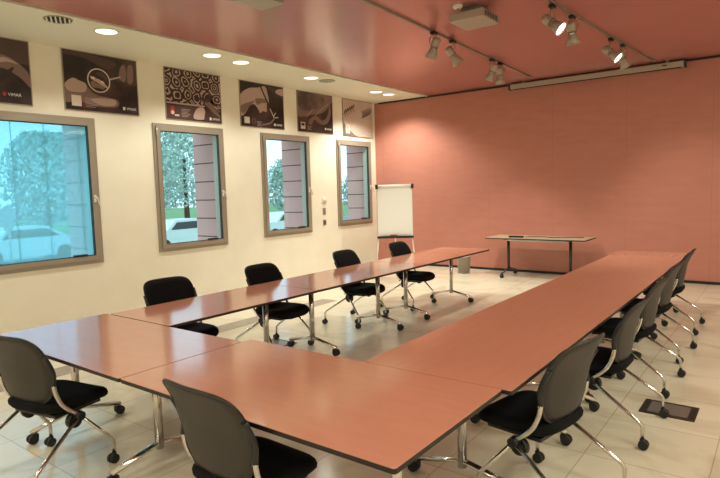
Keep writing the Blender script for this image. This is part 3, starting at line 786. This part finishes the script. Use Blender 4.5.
# 1: magnifying glass held over a hand
poster(-6.955, [(1, sm([(0, 0.72), (0.3, 0.70), (0.6, 0.60), (0.75, 0.7), (0.4, 0.76), (0, 0.76)])),
    (2, sm([(0.0, 0.22), (0.10, 0.40), (0.28, 0.36), (0.42, 0.24), (0.72, 0.20), (0.72, 0.10), (0.45, 0.08), (0.2, 0.12), (0.0, 0.10)])),
    (3, sm([(0.02, 0.34), (0.12, 0.42), (0.20, 0.40), (0.30, 0.36), (0.28, 0.26), (0.14, 0.24), (0.04, 0.26)])),
    (3, sm([(0.35, 0.17), (0.55, 0.20), (0.70, 0.19), (0.69, 0.12), (0.5, 0.10)])),
    (1, sm([(0.74, 0.45), (0.80, 0.62), (0.92, 0.76), (1.05, 0.76), (1.05, 0.46), (0.92, 0.42), (0.82, 0.48)])),
    (2, sm([(0.78, 0.50), (0.80, 0.64), (0.86, 0.70), (0.89, 0.60), (0.86, 0.46)])), (2, sm([(0.90, 0.48), (0.92, 0.68), (0.99, 0.70), (0.99, 0.50), (0.94, 0.44)])),
    (3, bar(0.62, 0.46, 0.80, 0.52, 0.022)),
    (4, circ(0.48, 0.43, 0.162)), (0, circ(0.48, 0.43, 0.146)),
    (3, sm([(0.36, 0.48), (0.42, 0.46), (0.50, 0.44), (0.60, 0.36), (0.58, 0.34), (0.46, 0.40), (0.38, 0.44)])), (2, sm([(0.36, 0.38), (0.40, 0.42), (0.45, 0.39), (0.52, 0.37), (0.55, 0.32), (0.46, 0.33), (0.40, 0.33)])), (1, sm([(0.44, 0.52), (0.52, 0.55), (0.58, 0.50), (0.60, 0.44), (0.54, 0.47)])),
    (4, sm([(0.37, 0.45), (0.40, 0.475), (0.43, 0.455), (0.40, 0.44)])), (4, sm([(0.50, 0.42), (0.53, 0.43), (0.56, 0.40), (0.52, 0.40)])),
    (4, rect(0.09, 0.06, 0.22, 0.20)), (7, rect(0.245, 0.03, 0.252, 0.22))] + lines(0.27, 0.17, 6, 0.2),
    'sepia poster of a magnifying glass held over an open hand, above the blue window', logo=(0.86, 0.07))
# 2: carved pattern and a hand at work
poster(-5.45, [(11, rect(0, 0.27, 1.06, 0.765)), (3, rect(0, 0.245, 1.06, 0.265)), (1, rect(0, 0, 0.55, 0.22)), (3, sm([(0.5, 0.05), (0.56, 0.2), (0.70, 0.23), (0.72, 0.06)])),
    (1, sm([(0.70, 0.06), (0.74, 0.24), (0.70, 0.33), (0.60, 0.36), (0.66, 0.40), (0.76, 0.38), (0.82, 0.50), (0.88, 0.42), (0.84, 0.30), (0.98, 0.22), (1.04, 0.10), (1.04, 0.03), (0.75, 0.02)])),
    (2, sm([(0.72, 0.30), (0.78, 0.32), (0.94, 0.22), (1.03, 0.10), (0.90, 0.16), (0.80, 0.24)])), (3, bar(0.80, 0.33, 1.02, 0.20, 0.012)),
    (7, sm([(0.07, 0.10), (0.09, 0.19), (0.12, 0.21), (0.15, 0.16), (0.14, 0.08)])), (4, circ(0.115, 0.11, 0.03)), (4, rect(0.15, 0.06, 0.23, 0.085))] + lines(0.27, 0.17, 6, 0.17),
    'sepia poster with a carved scroll pattern above a working hand, over the second window', logo=(0.86, 0.05))
# 3: hand with an engraving tool
poster(-3.985, [(3, sm([(0.0, 0.30), (0.0, 0.52), (0.20, 0.66), (0.42, 0.70), (0.60, 0.74), (0.66, 0.60), (0.68, 0.48), (0.62, 0.42), (0.62, 0.30), (0.52, 0.30), (0.46, 0.26), (0.40, 0.34), (0.32, 0.40), (0.22, 0.36), (0.08, 0.20), (0.0, 0.18)])),
    (2, sm([(0.36, 0.50), (0.60, 0.52), (0.66, 0.46), (0.50, 0.44), (0.40, 0.40)])), (2, sm([(0.0, 0.34), (0.25, 0.44), (0.34, 0.46), (0.22, 0.36), (0.06, 0.22)])),
    (0, bar(0.47, 0.76, 0.74, 0.30, 0.035)), (4, bar(0.70, 0.36, 0.80, 0.20, 0.014)),
    (1, sm([(0.70, 0.70), (1.05, 0.56), (1.05, 0.64), (0.74, 0.76)])), (3, sm([(0.86, 0.66), (1.05, 0.62), (1.05, 0.74), (0.9, 0.72)])),
    (4, bar(0.78, 0.22, 0.84, 0.30, 0.012)), (4, bar(0.79, 0.20, 0.90, 0.22, 0.012)), (2, sm([(0.5, 0.05), (0.7, 0.09), (0.82, 0.2), (0.80, 0.21), (0.68, 0.11), (0.5, 0.07)])),
    (4, rect(0.08, 0.06, 0.20, 0.17)), (2, circ(0.30, 0.11, 0.045)), (8, circ(0.30, 0.11, 0.035))] + lines(0.37, 0.10, 4, 0.12),
    'sepia poster of a hand gripping an engraving tool, over the third window', logo=(0.84, 0.06))
# 4: hands on strings
poster(-2.565, [(2, sm([(0.0, 0.76), (0.0, 0.30), (0.45, 0.36), (0.75, 0.42), (1.0, 0.62), (1.04, 0.76)])), (9, sm([(0.05, 0.74), (0.1, 0.42), (0.5, 0.46), (0.8, 0.6), (0.7, 0.74)])),
    (2, sm([(0.30, 0.18), (0.38, 0.28), (0.55, 0.34), (0.72, 0.26), (0.86, 0.34), (0.92, 0.46), (0.97, 0.60), (1.0, 0.42), (0.92, 0.26), (0.78, 0.18), (0.62, 0.20), (0.48, 0.26), (0.40, 0.16)])),
    (3, bar(0.50, 0.34, 0.93, 0.62, 0.01)), (3, bar(0.14, 0.20, 0.45, 0.46, 0.010)),
    (1, sm([(0.0, 0.25), (0.2, 0.30), (0.3, 0.24), (0.1, 0.18)])), (4, rect(0.08, 0.06, 0.21, 0.19)), (0, rect(0.10, 0.12, 0.19, 0.17))] + lines(0.26, 0.12, 4, 0.14),
    'sepia poster of hands playing on strings, above the wall switches', logo=(0.85, 0.08))
# 5: pale poster, two brown sprays entering from the sides
leafs = []
for (cx, cy, dx, dy, n) in ((0.0, 0.44, 0.36, 0.16, 5), (1.04, 0.62, -0.34, -0.12, 5)):
    leafs.append((2, bar(cx, cy, cx+dx, cy+dy, 0.012)))
    for k in range(n):
        f = (k+0.5)/n; bx, by = cx+dx*f, cy+dy*f
        for q in (-1, 1):
            ex, ey = bx+dx*0.22, by+dy*0.2+q*0.085
            leafs.append((1 if q > 0 else 2, sm([(bx, by), ((bx+ex)/2-0.02, (by+ey)/2), (ex, ey), ((bx+ex)/2+0.03, (by+ey)/2)], 3)))
poster(-1.175, leafs + [(2, sm([(0.0, 0.28), (0.1, 0.20), (0.35, 0.06), (0.48, 0.0), (0.0, 0.0)])), (6, rect(0.08, 0.06, 0.22, 0.25)), (1, rect(0.14, 0.14, 0.16, 0.2))],
    'palest poster, beige with two brown sprays, nearest the back wall', ground=10, logo=(0.82, 0.07))

# ------------------------------------------------------------------ outside
GZ = -0.9
bm = bmesh.new(); bm_box(bm, -90, -1.0, -60, 90, GZ-0.1, GZ); struct(obj('ground_outside', bm, M['lawn']))
bm = bmesh.new()
for v in bm_box(bm, -28, -16, -60, 90, GZ+0.001, GZ+0.03): pass
struct(obj('road_outside', bm, M['asphalt']))
def tree(x, y, h, r, label, n=9):
    t = thing('tree', label, 'tree', (x, y, GZ), 0, 'trees across the road')
    bm = bmesh.new(); bm_cyl(bm, (0, 0, 0), (0, 0, h*0.6), 0.22, 0.10, 10); obj('trunk', bm, M['trunk'], t)
    bm = bmesh.new()
    for k in range(4200):
        f = random.random()**0.8; w = r*(0.35+0.65*math.sin(math.pi*min(1, f*0.85+0.12)))*random.choice((0.75, 0.95, 1.1)); a_ = random.uniform(0, 2*math.pi); q_ = math.sqrt(random.random())
        c = Vector((math.cos(a_)*w*q_, math.sin(a_)*w*q_, h*(0.20+0.78*f)))
        d1 = Vector([random.gauss(0, 1) for _ in range(3)]).normalized()*random.uniform(0.10, 0.22); d2 = d1.cross(Vector([random.gauss(0, 1) for _ in range(3)])).normalized()*0.09
        bm.faces.new([bm.verts.new(c+v) for v in (-d1, d2, d1, -d2)])
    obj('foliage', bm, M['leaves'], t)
tree(-24, 3.4, 6.2, 2.2, 'round leafy tree seen through the big left window')
tree(-34, -2, 4.6, 2.6, 'low tree at the left edge of the big window')
tree(-27, 14.4, 8.6, 3.6, 'broad pale tree filling the second window')
tree(-36, 17.5, 7.0, 3.2, 'paler tree further back in the second window')
tree(-26, 24.2, 5.4, 2.4, 'dark conical tree seen through the third window')
tree(-24, 31.5, 4.4, 2.0, 'small tree seen through the fourth window')
def car(x, y, label):
    t = thing('car', label, 'car', (x, y, GZ+0.03), R(90), 'parked white cars')
    bm = bmesh.new()
    prof = [(-2.1, 0.25), (-2.15, 0.75), (-1.9, 0.95), (-1.2, 1.0), (-0.75, 1.42), (0.75, 1.45), (1.45, 1.02), (2.0, 0.9), (2.12, 0.6), (2.1, 0.25)]
    L_ = [bm.verts.new((a, -0.85, b)) for a, b in prof]; R_ = [bm.verts.new((a, 0.85, b)) for a, b in prof]
    bm.faces.new(L_); bm.faces.new(R_[::-1])
    for i in range(len(prof)): j = (i+1) % len(prof); bm.faces.new((L_[i], R_[i], R_[j], L_[j]))
    obj('body', bm, M['car_white'], t)
    bm = bmesh.new()
    for s in (-1, 1):
        vs = [bm.verts.new((a, s*0.856, b)) for a, b in ((-1.0, 1.02), (-0.68, 1.34), (0.68, 1.36), (1.2, 1.03))]; bm.faces.new(vs)
    obj('window_glass', bm, M['car_glass'], t)
    for a in (-1.35, 1.35):
        for s in (-1, 1):
            bm = bmesh.new(); bm_cyl(bm, (a, s*0.70, 0.32), (a, s*0.88, 0.32), 0.32); obj('wheel', bm, M['rubber'], t)
car(-15, 5.2, 'white parked car seen through the second window')
car(-15, 11.9, 'white parked car seen through the third window')
car(-17.5, -0.6, 'white parked car seen through the big left window')
t = thing('road_sign', 'inverted triangular road sign outside the big left window', 'road sign', (-10.0, -3.88, GZ), R(40))
bm = bmesh.new(); bm_cyl(bm, (0, 0, 0), (0, 0, 2.35), 0.03); obj('post', bm, M['sign_grey'], t)
bm = bmesh.new()
a = [(-0.45, -0.045, 2.35), (0.45, -0.045, 2.35), (0, -0.045, 1.57)]
A = [bm.verts.new(p) for p in a]; B = [bm.verts.new((p[0], -0.032, p[2])) for p in a]
bm.faces.new(A); bm.faces.new(B[::-1])
for i in range(3): bm.faces.new((A[i], B[i], B[(i+1) % 3], A[(i+1) % 3]))
obj('plate', bm, M['sign_grey'], t)

# glowing squares for the added fill panels, out of view
for px, py in FILL_PANELS:
    bm = bmesh.new(); bm_box(bm, px-0.5, px+0.5, py-0.5, py+0.5, H-0.02, H-0.0005)
    where = {(3.2, -11.6): 'front row, nearest the windows', (6.2, -11.6): 'front row, middle', (9.0, -11.6): 'front right corner', (9.0, -8.4): 'right side, level with the camera',
             (9.0, -5.2): 'right side, halfway to the terracotta wall', (9.0, -2.0): 'right side, nearest the terracotta wall'}[(px, py)]
    o = obj('ceiling_fill_panel', bm, M['down_glow']); tag(o, 'square fill panel added out of view, ' + where, 'ceiling light', 'added fill panels outside the picture')
